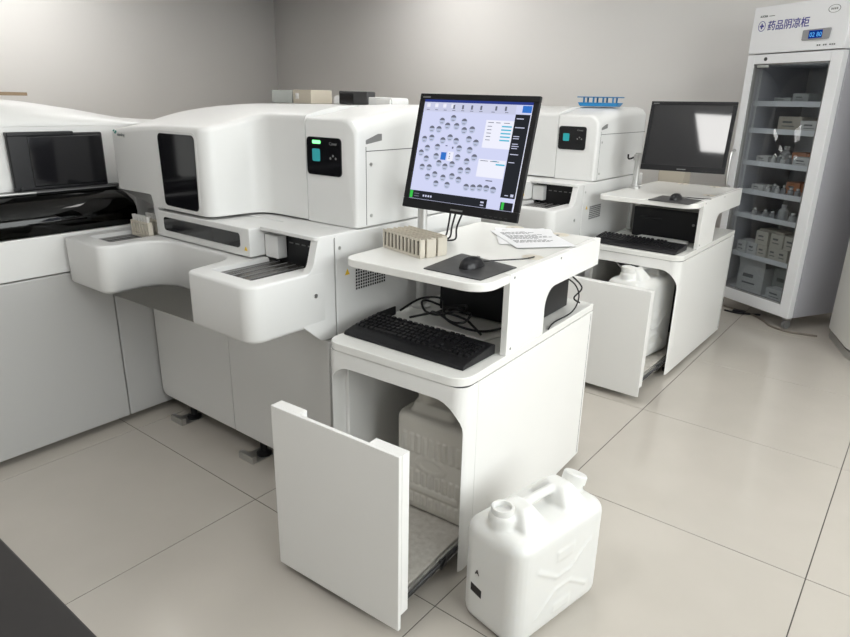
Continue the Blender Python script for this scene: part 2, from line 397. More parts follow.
# ================================================================== the two bench analyzers (front faces -Y)
def offset_poly(poly, d):
    """move a counter-clockwise polygon inwards by d"""
    n = len(poly); out = []
    for i in range(n):
        a = Vector(poly[i-1]); p = Vector(poly[i]); c = Vector(poly[(i+1) % n])
        e1 = (p-a); e2 = (c-p)
        e1 = e1.normalized() if e1.length > 1e-9 else e2.normalized(); e2 = e2.normalized() if e2.length > 1e-9 else e1
        nn = Vector((-e1.y, e1.x))+Vector((-e2.y, e2.x)); nn.normalize(); out.append((p.x+nn.x*d, p.y+nn.y*d))
    return out
def domed(poly, z0, ztop, r, spine, seg=6, fixx=None):
    """wall up from z0, rounded top edge of radius r, then a top surface following ztop(x,y) in to the spine segment ((xa,y),(xb,y))"""
    def off(d):
        q = offset_poly(poly, d)
        return [((p[0] if fixx is not None and abs(p[0]-fixx) < 1e-5 else a[0]), a[1]) for p, a in zip(poly, q)]
    rg = [[(x, y, z0(x, y)) for x, y in poly]]
    for k in range(seg+1):
        a = k/seg*math.pi/2; q = off(r*(1-math.cos(a)))
        rg.append([(x, y, ztop(x, y)-r+r*math.sin(a)) for x, y in q])
    q = off(r)
    for t in (.12, .3, .55, .8, .97):
        ring = []
        for x, y in q:
            sx = min(max(x, spine[0][0]), spine[1][0]); sy = spine[0][1]
            X = x+(sx-x)*t; Y = y+(sy-y)*t; ring.append((X, Y, ztop(X, Y)))
        rg.append(ring)
    return B().rings(rg)
def sm(t): t = min(max(t, 0), 1); return t*t*(3-2*t)
def densify(poly, step=.06):
    out = []
    for i, p in enumerate(poly):
        c = poly[(i+1) % len(poly)]; L = math.dist(p, c); k = max(1, int(L/step))
        for j in range(k): out.append((p[0]+(c[0]-p[0])*j/k, p[1]+(c[1]-p[1])*j/k))
    return out
YR = 1.05
def bench_analyzer(label):
    t = thing('bench_analyzer', label, 'analyzer', (-1.13, .6, 0), base=True)
    # lower cabinet
    B().box(-1.668, -.592, .20, YR, .10, .606).obj('base_cabinet', 'white_side', t, bevel=.006)
    B().prism(fillet([(-1.67,.082),(-1.146,.082),(-1.146,.656),(-1.67,.656)], [.035,.004,.004,.004]), 'y', .175, .199).obj('front_panel', 'grey_panel', t, bevel=.006)
    B().prism(fillet([(-1.143,.082),(-.589,.082),(-.589,.60),(-.61,.604),(-1.143,.656)], [.004,.03,.015,.004,.004]), 'y', .175, .199).obj('front_panel', 'grey_panel', t, bevel=.006)
    B().box(-1.30, -1.02, .21, .30, .055, .10).obj('drip_pan', 'white_side', t, bevel=.003)
    B().box(-.60, -.588, .215, YR, .085, .60).obj('side_panel', 'white_side', t, bevel=.003)
    # middle body
    B().box(-1.668, -.590, .262, YR, .607, .945).obj('middle_body', 'white', t, bevel=.006)
    B().box(-1.66, -.62, .176, .262, .658, .8215).obj('front_fill', 'white_side', t)
    B().box(-.598, -.588, .217, YR, .607, .943).obj('side_shell', 'white', t, bevel=.003)
    # right cheek: profile of the sample bay
    ck = fillet([(.0,.75),(.075,.672),(.15,.607),(.212,.607),(.212,.946),(.148,.946),(.118,.842),(.06,.828)], [.0,.0,.03,.012,.004,.02,.05,.0])
    B().prism(ck, 'x', -.62, -.5884).obj('side_cheek', 'white', t, bevel=.002)
    B().cyl((-.5885, .128, .765), .007, .003, 'x', 12).obj('screw', 'steel', t)
    # sample tray: two pods joined by a bowed front
    out = fillet([(-1.662,.165),(-1.662,-.143),(-1.385,-.143),(-1.385,.085),(-.935,.085),(-.895,-.122),(-.588,-.122),(-.588,.165)],
                 [.0,.02,.05,.11,.09,.03,.05,0], 8)
    q1 = offset_poly(out, .012)
    low = offset_poly(out, .016)
    def cl(poly, src): return [(x, min(y, .165)) for x, y in poly]
    z0, z1, r = .660, .841, .010
    rg = []
    for k in range(6):
        a = k/5*math.pi/2; q = offset_poly(out, .018*(1-math.sin(a))+.012*(1-k/5)); rg.append([(x, min(y,.165), z0+.018*(1-math.cos(a))) for x, y in q])
    for k in range(5):
        a = k/4*math.pi/2; q = offset_poly(out, r*(1-math.cos(a))); rg.append([(x, min(y,.165), z1-r+r*math.sin(a)) for x, y in q])
    o = B().rings(rg).obj('sample_tray', 'white', t)
    bpy.context.view_layer.update()
    bx, by, bz = BASE['_b'][t.name]
    c = B()
    c.prism(fillet([(-1.605,-.075),(-1.446,-.075),(-1.446,.2),(-1.605,.2)], .008), 'z', .822, .90)
    c.prism(fillet([(-.853,-.062),(-.652,-.062),(-.652,.2),(-.853,.2)], .008), 'z', .822, .90)
    c.xf(Matrix.Translation((-bx, -by, -bz))); boolean_cut(o, c)
    for xa, xb, ya in ((-1.604, -1.447, -.074), (-.852, -.653, -.061)):
        p = B().box(xa, xb, ya, .20, .8225, .826).obj('rack_bed', 'tray_metal', t)
        bb = B()
        for k in range(4): bb.box(xa+.02+k*(xb-xa-.04)/4, xa+.024+k*(xb-xa-.04)/4, ya+.01, .19, .826, .828)
        bb.obj('guide_rail', 'mid_grey', p)
    # strip with the long dark window
    B().prism(fillet([(-1.41,.846),(-.866,.846),(-.866,.942),(-1.41,.942)], .006), 'y', .10, .262).obj('front_strip', 'white', t, bevel=.004)
    B().prism(fillet([(-1.368,.873),(-.916,.873),(-.916,.922),(-1.368,.922)], .012), 'y', .097, .1005).obj('strip_window', 'black_gloss', t)
    B().prism([(-.893,.868),(-.879,.868),(-.886,.881)], 'y', .0975, .1).obj('warning_sign', 'yellow', t)
    # arch to the neighbour's track
    arch = [(-1.64,1.0),(-1.64,.994),(-1.51,.990),(-1.468,.975),(-1.445,.945),(-1.436,.90),(-1.436,.846),(-1.41,.846),(-1.41,1.0)]
    B().prism(arch, 'y', .106, .13).obj('side_arch', 'white_side', t, bevel=.002)
    B().box(-1.60, -1.412, .20, .261, .846, 1.0).obj('arch_backing', 'dark_interior', t)
    # bay over the right pod
    B().prism(fillet([(-.87,.138),(-.589,.138),(-.589,.32),(-.87,.32)], [.02,.02,0,0]), 'z', .934, .947).obj('bay_lid', 'white', t, bevel=.003)
    B().box(-.864, -.622, .200, .2615, .826, .9335).obj('bay_backing', 'black_satin', t)
    B().box(-.862, -.798, .158, .1995, .842, .92).obj('scanner_block', 'white', t, bevel=.004)
    bb = B()
    for k in range(5): bb.box(-.785+k*.03, -.767+k*.03, .1985, .1999, .893, .897)
    bb.obj('bay_marks', 'mid_grey', t)
    # upper hood
    front = fillet([(-1.688,YR),(-1.688,.10),(-1.078,.10),(-1.055,.316),(-.820,.316),(-.820,YR)], [.05,.02,.045,.07,.0,.0], 8)
    poly = densify(front, .014)
    def zh(x, y): return 1.246+.079*sm((y-.05)/.47)-.026*max(0, (-1.2-x)/.45)**2
    def zf(x, y): return .953+.043*sm((-1.425-x)/.02)
    domed(poly, zf, zh, .020, ((-1.4, .6), (-1.05, .6)), fixx=-.820).obj('hood', 'white', t, sharp=50)
    # cut out the raised left foot of the hood
    B().prism(fillet([(-1.343,.968),(-1.133,.966),(-1.126,1.222),(-1.350,1.222)], .018), 'y', .0965, .1015).obj('viewing_window', 'black_gloss', t, bevel=.001)
    fr = B().prism(fillet([(-1.352,.958),(-1.124,.956),(-1.117,1.232),(-1.359,1.232)], .024), 'y', .0985, .1012).obj('window_rim', 'white', t, bevel=.001)
    # display column at the right
    def tc(y): return 1.288+.043*sm((y-.30)/.36)
    rg = []
    for y, e in ((.318, .010), (.321, .005), (.328, .0), (.36, 0), (.42, 0), (.5, 0), (.6, 0), (.75, 0), (.95, 0), (YR-.05, .004), (YR-.02, .014), (YR, .03)):
        T = tc(y)
        rg.append([(a, y, c2) for a, c2 in fillet([(-.8175,.949),(-.589-e,.949),(-.589-e,T-e),(-.8175,T-e)], [0,.004,.055,0], 8)])
    B().rings(rg).obj('display_column', 'white', t, sharp=40)
    pn = B().prism(fillet([(-.812,1.108),(-.652,1.108),(-.652,1.229),(-.812,1.229)], .014), 'y', .314, .319).obj('status_panel', 'black_gloss', t, bevel=.001)
    # seams of the column side, painted shade of the grip recess, screws
    B().box(-.5893, -.5886, .362, .3645, .955, 1.205).obj('seam', 'seam', t)
    B().box(-.5893, -.5886, .3645, 1.0, 1.190, 1.1925).obj('seam', 'seam', t)
    g = B().prism([(.362,1.212),(.44,1.222),(.44,1.244),(.42,1.244),(.362,1.226)], 'x', -.60, -.5884).obj('grip_recess_shade', 'mid_grey', t, bevel=.002)  # flat grey patch on the column side, colour stands in for the recess's shade
    for yy, zz in ((.385, 1.150), (.385, .985)): B().cyl((-.5895, yy, zz), .006, .003, 'x', 12).obj('screw', 'steel', t)
    B().cyl((-.5895, .235, .90), .006, .003, 'x', 12).obj('screw', 'steel', t)
    # vent and warning sign on the side
    v = B().box(-.5885, -.5872, .30, .455, .742, .822).obj('vent', 'white_side', t)
    bb = B()
    for a in range(13):
        for c2 in range(7):
            ya = .306+a*.0115; za = .747+c2*.0105; bb.box(-.5874, -.5868, ya, ya+.0075, za, za+.0072)
    bb.obj('vent_holes', 'black_satin', v, kind='stuff')
    B().prism([(.257,.806),(.279,.806),(.268,.826)], 'x', -.5885, -.5874).obj('warning_sign', 'yellow', t)
    # feet with metal floor anchors
    for fx in (-1.50, -1.02, -.66):
        ft = B().lathe((fx, .215, 0), [(.03, 0), (.03, .012), (.014, .02), (.014, .10)]).obj('leveling_foot', 'black_satin', t)
        bb = B().box(fx-.055, fx+.03, .135, .155, 0, .03); bb.box(fx-.055, fx+.03, .155, .24, 0, .004)
        bb.obj('anchor_plate', 'steel', ft, bevel=.001)
    for fx in (-1.55, -.7): B().lathe((fx, .95, 0), [(.03, 0), (.03, .012), (.014, .02), (.014, .10)]).obj('leveling_foot', 'black_satin', t)
    # logo at the top left of the hood
    text('mindray', .017, 'logo_grey', t, facing((-1.634, .0985, 1.198)), 'logo')
    bb = B()
    bb.prism([(-1.656,1.208),(-1.642,1.218),(-1.636,1.214),(-1.648,1.205)], 'y', .0984, .1); bb.prism([(-1.664,1.216),(-1.654,1.221),(-1.650,1.218),(-1.660,1.212)], 'y', .0984, .1)
    bb.obj('logo_mark', 'logo_teal', t)
    # icons on the status panel
    B().prism(fillet([(-.785,1.152),(-.748,1.152),(-.748,1.192),(-.785,1.192)], .006), 'y', .3134, .3142).obj('teal_icon', 'teal', pn)
    bb = B()
    for a in range(3): bb.cyl((-.700+a*.012, .3136, 1.165+(a % 2)*.008), .004, .0005, 'y', 8)
    bb.obj('icon_dots', 'mid_grey', pn)
    text('Cover', .014, 'mid_grey', pn, facing((-.705, .3138, 1.206)), 'lettering')
    return t, pn
A1, pn1 = bench_analyzer('white analyzer with lit green status light, beside the long tinted-cover analyzer')
A2 = copy_tree(A1); A2.location = Vector(A1.location)+Vector((-.012, 1.83, 0))
A2['label'] = 'white analyzer with unlit status panel and a blue rack on its top'
for o in (A1, A2): o['group'] = 'bench analyzers'
B().prism(fillet([(-.783,1.208),(-.745,1.208),(-.745,1.219),(-.783,1.219)], .003), 'y', .3132, .3142).obj('status_light', 'led_green', pn1, label='lit green status light')
# things on top of the first analyzer
def top_box(x0, x1, y0, y1, h, m, label, name='carton', cat='box'):
    return B().box(x0, x1, y0, y1, 1.3255, 1.3255+h).obj(name, m, bevel=.002, label=label, cat=cat)
top_box(-1.50, -1.37, .74, .86, .052, 'carton_grey', 'small pale green-grey carton on the analyzer with the green light')
bx = top_box(-1.362, -1.25, .74, .86, .054, 'carton_beige', 'small beige-grey carton with printed square, on the analyzer with the green light')
B().box(-1.345, -1.325, .7388, .7402, 1.343, 1.366).obj('printed_label', 'carton_white', bx)
pr = thing('label_printer', 'low white device with a dark display on the analyzer with the green light', 'device', (-.99, .80, 1.3255), base=True)
zb = 1.3255
B().prism(fillet([(-1.14,zb),(-.825,zb),(-.825,zb+.028),(-1.14,zb+.034)], [.0,.0,.01,.015]), 'y', .76, .86).obj('housing', 'white', pr, bevel=.004)
B().prism([(-1.10,zb+.002),(-.945,zb+.002),(-.945,zb+.050),(-1.10,zb+.052)], 'y', .752, .80).obj('display_head', 'dark_grey', pr, bevel=.004)
B().box(-1.093, -1.02, .7505, .7525, zb+.006, zb+.042).obj('display', 'black_gloss', pr)
B().box(-.90, -.83, .753, .762, zb+.002, zb+.022).obj('paper_tray', 'grey_panel', pr, bevel=.002)
# blue rack on the second analyzer
br = thing('blue_tube_rack', 'small open blue plastic rack on top of an analyzer', 'rack', (-.725, 2.42, 1.3315), rz=R(3))
B().prism([(-.105,0),(.105,0),(.12,.020),(-.12,.020)], 'y', -.035, .035).obj('tray', 'blue_plastic', br, bevel=.003)
B().box(-.122, .122, -.04, .04, .046, .051).obj('top_plate', 'blue_plastic', br, bevel=.001)
for k in range(4):
    for q in (-.03, .03): B().box(-.088+k*.056, -.080+k*.056, q-.004, q+.004, .0201, .0459).obj('post', 'blue_plastic', br)
# row of beige racks standing in the left pod's track
for k in range(2):
    rk = thing('sample_rack', ['beige sample rack in the track, in front of the dark arch', 'beige sample rack in the track, inside the dark arch'][k], 'rack', (-1.577, .078+.055*k, .8285), 0, 'racks in the sample track')
    bb = B().box(-.0, .125, 0, .02, 0, .012); bb.box(0, .125, 0, .02, .052, .06)
    for q in range(7): bb.box(q*.02, q*.02+.006, 0, .02, .012, .052)
    bb.obj('frame', 'rack_beige', rk, bevel=.001)
    for q in range(6): B().lathe((q*.02+.013, .01, .012), [(.005,0),(.006,.01),(.006,.058),(.007,.06),(.007,.07)], 10).obj('tube', 'carton_white', rk)

# ================================================================== the two computer carts (front faces local -Y, origin rear right floor corner)
def cart(label, loc, rz, sy, drawer_y, notch, post):
    t = thing('computer_cart', label, 'cart', loc, rz, 'computer carts')
    W = .505
    def Y(v): return v*sy
    B().box(-.02, 0, Y(-.81), 0, .02, .619).obj('side_panel', 'cart_white', t, bevel=.0015)
    B().box(-W, -W+.02, Y(-.81), 0, .02, .619).obj('side_panel', 'cart_white', t, bevel=.0015)
    B().box(-W+.02, -.02, -.016, -.001, .02, .619).obj('back_panel', 'cart_white', t)
    fp = fillet([(-W,Y(-.812)),(-W,Y(-.888)),(0,Y(-.888)),(0,Y(-.812))], [0,.045,.05,0], 8)
    o = B().prism(fp, 'z', .02, .6203).obj('front_frame', 'cart_white', t)
    c = B().prism(fillet([(-W+.007,-.1),(-.007,-.1),(-.007,.572),(-W+.007,.572)], [0,0,.09,.09], 8), 'y', Y(-.888)-.1, Y(-.812)+.1)
    boolean_cut(o, c)
    B().prism(offset_poly(fp, .002), 'z', .6204, .6219).obj('seam', 'seam', t)
    dk = fillet([(-W,0),(-W,Y(-.892)),(0,Y(-.892)),(0,0)], [0,.05,.055,0], 8)
    B().prism(dk, 'z', .622, .648).obj('deck', 'laminate', t, bevel=.003)
    # riser: L-shaped side with a window open to the rear
    rs = [(Y(-.665),.6485),(Y(-.425),.6485)] + fillet([(Y(-.425),.6485),(Y(-.425),.797),(0,.797)], [0,.065,0], 8)[1:-1] + [(0,.797),(0,.894),(Y(-.665),.894)]
    B().prism(rs, 'x', -.02, 0).obj('riser_panel', 'cart_white', t, bevel=.001)
    B().box(-W+.006, -W+.024, -.20, 0, .6485, .868).obj('riser_post', 'cart_white', t, bevel=.001)
    B().box(-W+.024, -.0205, -.018, -.001, .80, .868).obj('rear_apron', 'cart_white', t)
    sf = Y(-.815)
    sh = fillet([(-W+.004,-.001),(-W+.004,sf),(.004,sf),(.0,Y(-.6655)),(-.0205,Y(-.6655)),(-.0205,-.001)], [0,.05,.07,0,0,0], 8)
    B().prism(sh, 'z', .868, .893).obj('shelf', 'laminate', t, bevel=.004, seg=3)
    # seams, screws and cable grommets
    for yy, zz in ((-.64,.88),(-.64,.665),(-.33,.88)): B().cyl((-.0005, Y(yy), zz), .004, .0012, 'x', 10).obj('screw_cap', 'mid_grey', t)
    B().box(-.0002, .0006, Y(-.018), Y(-.0155), .03, .61).obj('seam', 'mid_grey', t)
    for gx, gy in ((-.052,-.43),(-.14,-.04),(-.33,-.03)):
        g = B().lathe((gx, Y(gy), .8925), [(.034,0),(.034,.0012),(.032,.0018),(.006,.0018)], 28).obj('cable_grommet', 'rack_beige', t)
        B().box(gx-.006, gx+.006, Y(gy)-.03, Y(gy)-.012, .8943, .8947).obj('grommet_slot', 'dark_grey', g)
    B().lathe((post[0], post[1], .6482), [(.035,0),(.035,.006),(.019,.012),(.019,.2195)]).obj('support_post', 'pole_metal', t)
    # interior hose
    B().tube([(-.385,Y(-.76),.618),(-.385,Y(-.76),.565),(-.375,Y(-.75),.53),(-.35,Y(-.74),.505),(-.33,Y(-.70),.48)], .0045).obj('drain_hose', 'pole_metal', t)
    B().box(-W+.021, -.021, Y(-.30), Y(-.28), .03, .60).obj('dark_inner_board', 'dark_grey', t)  # dark board set across the inside so the cabinet's depth comes out dark
    # drawer with its load board
    d = B().box(-.452, -.046, drawer_y+.041, drawer_y+.86, .072, .090).obj('drawer', 'dirty_tray', t, bevel=.002)
    ff = B().box(-.449, 0, drawer_y, drawer_y+.012, .03, .55)
    ff.obj('drawer_front', 'cart_white', d, bevel=.002)
    pts = [(-.449,.075),(0,.075),(0,.549),(-.104,.549),(-.104,.515),(-.349,.515),(-.349,.549),(-.449,.549)] if notch else [(-.449,.075),(0,.075),(0,.549),(-.449,.549)]
    B().prism(pts, 'y', drawer_y+.0125, drawer_y+.041).obj('drawer_back_board', 'cart_white', d, bevel=.001)
    B().prism([(drawer_y+.0415,.0905),(drawer_y+.09,.0905),(drawer_y+.0415,.15)], 'x', -.052, -.046).obj('bracket', 'cart_white', d)
    for x0 in (-.043, -.463):
        rl = B().box(x0, x0+.008, drawer_y+.05, -.1, .050, .085).obj('slide_rail', 'steel', d, bevel=.001)
        B().box(x0+.008, x0+.012, drawer_y+.05, -.15, .060, .074).obj('rail_channel', 'dark_grey', rl)
        B().box(x0-.002, x0+.016, Y(-.868)-.06, Y(-.868)-.03, .055, .08).obj('rail_stop', 'black_satin', rl)
    for cx, cy in ((-.45, -.08), (-.05, -.08), (-.46, Y(-.78)), (-.04, Y(-.78))):
        B().cyl((cx-.008, cy, .011), .011, .016, 'x', 14).obj('caster', 'black_plastic', t)
    return t
TH1, TH2 = R(2.3), R(-.6)
L1, L2 = Vector((-.047, 1.004, 0)), Vector((-.032, 2.965, 0))
c1 = cart('white computer cart whose open drawer holds a ribbed beige can', L1, TH1, 1.0, -1.165, True, (-.476, -.431))
c2 = cart('white computer cart beside the refrigerator, its open drawer holding a white can', L2, TH2, 1.085, -1.325, False, (-.463, -.47))
M1 = Matrix.Translation(L1) @ Matrix.Rotation(TH1, 4, 'Z'); M2 = Matrix.Translation(L2) @ Matrix.Rotation(TH2, 4, 'Z')

# ------------------------------------------------------------------ monitors
def monitor(label, pos, yaw, pitch, roll, pole, lit):
    """pos: centre of the front face; pole: world point on the cart's lower deck"""
    t = thing('monitor', label, 'monitor', pole, 0)
    Mw = Matrix.Translation(Vector(pos)-Vector(pole)) @ Matrix.Rotation(yaw, 4, 'Z') @ Matrix.Rotation(pitch, 4, 'X') @ Matrix.Rotation(roll, 4, 'Y')
    w, h = .417, .35; sw, sh = .379, .304; dz = .006
    # bezel: four bars in front of the back shell
    bb = B(); x0, x1, z0, z1 = -sw/2, sw/2, -sh/2+dz, sh/2+dz
    bb.box(-w/2, w/2, 0, .011, z1, h/2); bb.box(-w/2, w/2, 0, .011, -h/2, z0); bb.box(-w/2, x0, 0, .011, z0, z1); bb.box(x1, w/2, 0, .011, z0, z1)
    bz = bb.xf(Mw).obj('bezel', 'black_plastic', t, bevel=.002)
    rg = []
    for y, k in ((.0112, .985), (.022, .95), (.04, .80), (.05, .6)): rg.append([(a*k*w/2, y, b2*k*h/2) for a, b2 in ((-1,-1),(1,-1),(1,1),(-1,1))])
    B().rings(rg).xf(Mw).obj('back_shell', 'black_plastic', t, bevel=.004)
    sc = B().box(x0, x1, .004, .006, z0, z1).xf(Mw).obj('screen', 'scr_bg' if lit else 'screen_off', t)
    B().box(-.022, .022, -.0006, 0, -h/2+.008, -h/2+.013).xf(Mw).obj('maker_mark', 'mid_grey', bz)
    B().box(-w/2+.012, -w/2+.040, -.0006, 0, h/2-.013, h/2-.009).xf(Mw).obj('maker_mark', 'mid_grey', bz)
    bb = B()
    for k in range(5): bb.box(.10+k*.017, .108+k*.017, -.0006, .0, -h/2+.007, -h/2+.009)
    bb.xf(Mw).obj('buttons', 'dark_grey', bz)
    # pole through the shelf, arm to the rear of the screen
    B().lathe((0,0,0), [(.019,0),(.019,.02),(.017,.022),(.017,.195)]).obj('pole', 'pole_metal', t)
    B().lathe((0,0,.0), [(.032,0),(.032,.008),(.022,.012),(.022,.018)]).obj('collar', 'pole_metal', t)
    hub = Mw @ Vector((0, .06, -.06)); top = Vector((0, 0, .175))
    B().tube([top, Vector((hub.x*.45, hub.y*.45+.03, .185)), hub], .014, 10).obj('arm', 'pole_metal', t)
    B().box(-.05, .05, .05, .062, -.09, .03).xf(Mw).obj('mount_plate', 'pole_metal', t, bevel=.003)
    B().lathe((0,0,.155), [(.024,0),(.024,.03),(.012,.034)]).obj('clamp', 'pole_metal', t)
    return t, sc, Mw, (x0, x1, z0, z1)
mat('screen_off', (.018, .018, .021), .04, spec=1.0, noise=.05)
P1 = (-.506, .554, .8936); P2 = (-.50, 2.50, .8936)
m1, s1, Mw1, ext = monitor('black monitor showing a pale screen of round icons', (-.253, .437, 1.198), R(.68), R(-14.14), R(.48), P1, True)
m2, s2, Mw2, _ = monitor('black monitor with a blank dark screen', (-.196, 2.327, 1.196), R(4.06), R(-13.2), R(-.45), P2, False)
# print on the lit screen
x0, x1, z0, z1 = ext
def uv(u, v): return (x0+u*(x1-x0), z0+v*(z1-z0))
lay = [0]
def rect(bb, a, b2, c, d, y): bb.prism([uv(a, b2), uv(c, b2), uv(c, d), uv(a, d)], 'y', y-.0002, y)
def ui(name, m_, rects, y):
    bb = B()
    for r in rects: rect(bb, *r, y)
    return bb.xf(Mw1).obj(name, m_, s1)
ui('title_bar', 'scr_navy', [(0,.975,1,1)], .0039)
ui('tool_bar', 'scr_bar', [(0,.885,.86,.974)], .0039)
for r_ in ((.62,.565,.866,.825),(.615,.29,.856,.458)): ui('white_panel', 'scr_white', [r_], .0038)
ui('edge_line', 'scr_white', [(.992,.0,1,.905)], .0038)
for k in range(4): ui('tool_button', 'scr_white', [(.03+.08*k,.925,.06+.08*k,.96)], .0038)
ui('lower_bar', 'scr_dark', [(.0,.003,.757,.085),(.877,.003,.985,.08)], .0039)
ui('side_bar', 'scr_dark', [(.865,.12,.99,.888)], .0038)
ui('blue_button', 'scr_blue', [(.915,.905,.992,.968)], .0037)
ui('cyan_bar', 'scr_cyan', [(.765,.765-.032*k,.852,.778-.032*k) for k in range(5)]+[(.773,.41,.852,.424),(.74,.44,.78,.45)], .0036)
ui('green_mark', 'scr_green', [(.004,.008,.034,.082),(.887,.01,.91,.08)], .0036)
random.seed(11)
rs = []
for k in range(9): rs.append((.03+.085*k+(.05 if k > 6 else 0), .915, .055+.085*k+(.05 if k > 6 else 0), .955))
ui('tool_icon', 'scr_grey', [(a+.004, b2, c-.004, d) for a, b2, c, d in rs if True][3:], .0037)
ui('small_text', 'scr_grey', [(a, .897, a+.03, .903) for a in (.03,.115,.2,.285,.37,.455,.54,.65,.77)]+[(.64,.80,.69,.806),(.71,.80,.75,.806),(.78,.80,.83,.806)]+[(.64,.765-.032*k,.68,.771-.032*k) for k in range(5)]+[(.63,.44,.70,.446),(.72,.44,.80,.446),(.71,.255,.77,.265)]+[(.05,.05,.10,.058),(.05,.025,.10,.033)], .0035)
ui('bar_text', 'scr_bar', [(.88,.845,.94,.853),(.88,.765,.96,.773),(.88,.685,.93,.692),(.88,.665,.93,.672),(.88,.615,.93,.622),(.88,.595,.94,.602),(.88,.575,.93,.582),(.88,.52,.95,.527),(.88,.445,.93,.452),(.90,.14,.93,.148),(.95,.135,.975,.160)]+[(.14+.025*k,.03,.155+.025*k,.05) for k in range(4)]+[(.70,.045,.73,.06),(.70,.02,.73,.03)], .0035)
DISC = [(0.31,.823),(.204,.792),(.418,.794),(.265,.747),(.352,.748),(.116,.709),(.186,.708),(.431,.712),(.504,.724),(.058,.603),(.129,.62),(.49,.631),(.56,.602),(.243,.602),(.309,.635),(.373,.605),(.102,.516),(.201,.534),(.414,.536),(.515,.528),(.048,.465),(.109,.41),(.204,.442),(.415,.448),(.569,.463),(.506,.418),(.082,.323),(.154,.325),(.243,.377),(.308,.348),(.373,.377),(.463,.327),(.532,.333),(.154,.231),(.222,.262),(.308,.238),(.392,.262),(.46,.235),(.249,.173),(.36,.172),(.544,.175),(.607,.177),(.668,.184),(.729,.185),(.791,.178)]
bd = B(); bt = B()
for u, v in DISC:
    cx, cz = uv(u, v); r = .0105
    bd.cyl((cx, .0037, cz), r, .0002, 'y', 20)
    bt.prism([(cx+r*.98*math.cos(R(a)), cz+r*.98*math.sin(R(a))) for a in range(15, 166, 15)], 'y', .0034, .0036)
    bt.prism([(cx-.005, cz-.006), (cx+.005, cz-.006), (cx+.005, cz-.0045), (cx-.005, cz-.0045)], 'y', .0034, .0036)
bd.xf(Mw1).obj('icon_discs', 'scr_disc', s1); bt.xf(Mw1).obj('icon_caps', 'scr_grey', s1)
ui('shield_icon', 'scr_blue', [(.25,.415,.302,.49)], .0036)
ui('centre_icon', 'scr_white', [(.315,.41,.37,.50)], .0037)
ui('centre_mark', 'scr_grey', [(.33,.43,.34,.44),(.33,.45,.34,.46),(.33,.475,.34,.485),(.345,.53,.36,.55),(.28,.55,.30,.56)], .0035)
# cables hanging behind the lit monitor
Z1 = Vector(P1)
bb = B()
for k, (dx, dz) in enumerate(((.09, 0), (.115, .0), (.145, .0))):
    bb.tube([(dx+.06, -.04, .14), (dx+.035-.01*k, -.02, .065), (dx-.005*k, .01, .018), (dx-.05, .02, .004)], .0032, 7)
bb.obj('monitor_cables', 'black_plastic', m1)
B().tube([(-.022, 0, .17), (-.05, -.01, .16), (-.055, -.01, .185)], .005, 8).obj('clamp_lever', 'black_satin', m2)

# ------------------------------------------------------------------ keyboards
def keyboard(label, M, x, y, rz):
    loc = M @ Vector((x, y, .6485)); t = thing('keyboard', label, 'keyboard', loc, M.to_euler().z+rz, 'keyboards on the carts')
    w, d = .452, .168
    B().prism([(-d/2,0),(d/2,0),(d/2,.030),(d/2-.015,.032),(-.045,.020),(-d/2+.006,.012),(-d/2,.006)], 'x', -w/2, w/2).obj('keyboard_base', 'black_plastic', t, bevel=.003)
    bb = B()
    def key(a, b2, kw, kd=.0145):
        zt = .0205+(b2+.05)*.10
        e = .0018
        bb.rings([[(a, b2, zt-.004), (a+kw, b2, zt-.004), (a+kw, b2+kd, zt-.003), (a, b2+kd, zt-.003)],
                  [(a+e, b2+e, zt+.006), (a+kw-e, b2+e, zt+.006), (a+kw-e, b2+kd-e, zt+.007), (a+e, b2+kd-e, zt+.007)]])
    p = .0188
    for r in range(5):
        for k in range(15):
            if r == 0 and 3 < k < 9: continue
            key(-.218+k*p, -.040+r*p, .0155)
    key(-.218+4*p, -.040, .0155+4*p)
    for k in range(13): key(-.218+k*.0217, -.040+5*p+.006, .0155, .012)
    for r in range(6):
        for k in range(3):
            if r == 2 or (r == 1 and k != 1): continue
            key(.074+k*p, -.040+r*p+(.006 if r == 5 else 0), .0155)
    for r in range(5):
        for k in range(4): key(.140+k*p, -.040+r*p, .0155)
    bb.obj('keys', 'black_satin', t, kind='stuff')
    return t
keyboard('black keyboard on the cart under the lit monitor', M1, -.262, -.745, R(-1.5))
keyboard('black keyboard on the cart under the blank monitor', M2, -.262, -.86, R(-1))
# ------------------------------------------------------------------ mouse pads, mice
def mouse(label, M, x, y, rz, path, zs=.893):
    loc = M @ Vector((x, y, zs+.0031)); t = thing('mouse', label, 'mouse', loc, M.to_euler().z+rz)
    rg = []
    for k in range(9):
        v = -1+2*k/8; wv = .026*math.sqrt(max(.05, 1-(v*.93)**2))*(1-.1*v); hh = .032*math.sqrt(max(.02, 1-(v*.95)**2))*(1-.15*v)
        rg.append([(wv*math.cos(R(a)), v*.046, max(0, hh*math.sin(R(a))) if a <= 180 else 0) for a in range(0, 200, 18)])
    B().rings(rg).obj('shell', 'black_satin', t, sharp=70)
    B().cyl((-.004, .026, .021), .0065, .008, 'x', 12).obj('wheel', 'mid_grey', t)
    B().tube(path, .0022, 7).obj('cable', 'black_plastic', t)
    return t
def pad(label, M, pts, z=.8935):
    P = [M @ Vector((a, b2, 0)) for a, b2 in pts]; cx = sum(p.x for p in P)/4; cy = sum(p.y for p in P)/4
    o = B().prism(fillet([(p.x-cx, p.y-cy) for p in P], .006), 'z', 0, .0025).obj('mouse_pad', 'pad', label=label, cat='mouse pad', bevel=.0006); o.location = (cx, cy, z)
    return o
Mi1 = M1.inverted()
def l1(x, y): v = Mi1 @ Vector((x, y, 0)); return (v.x, v.y)
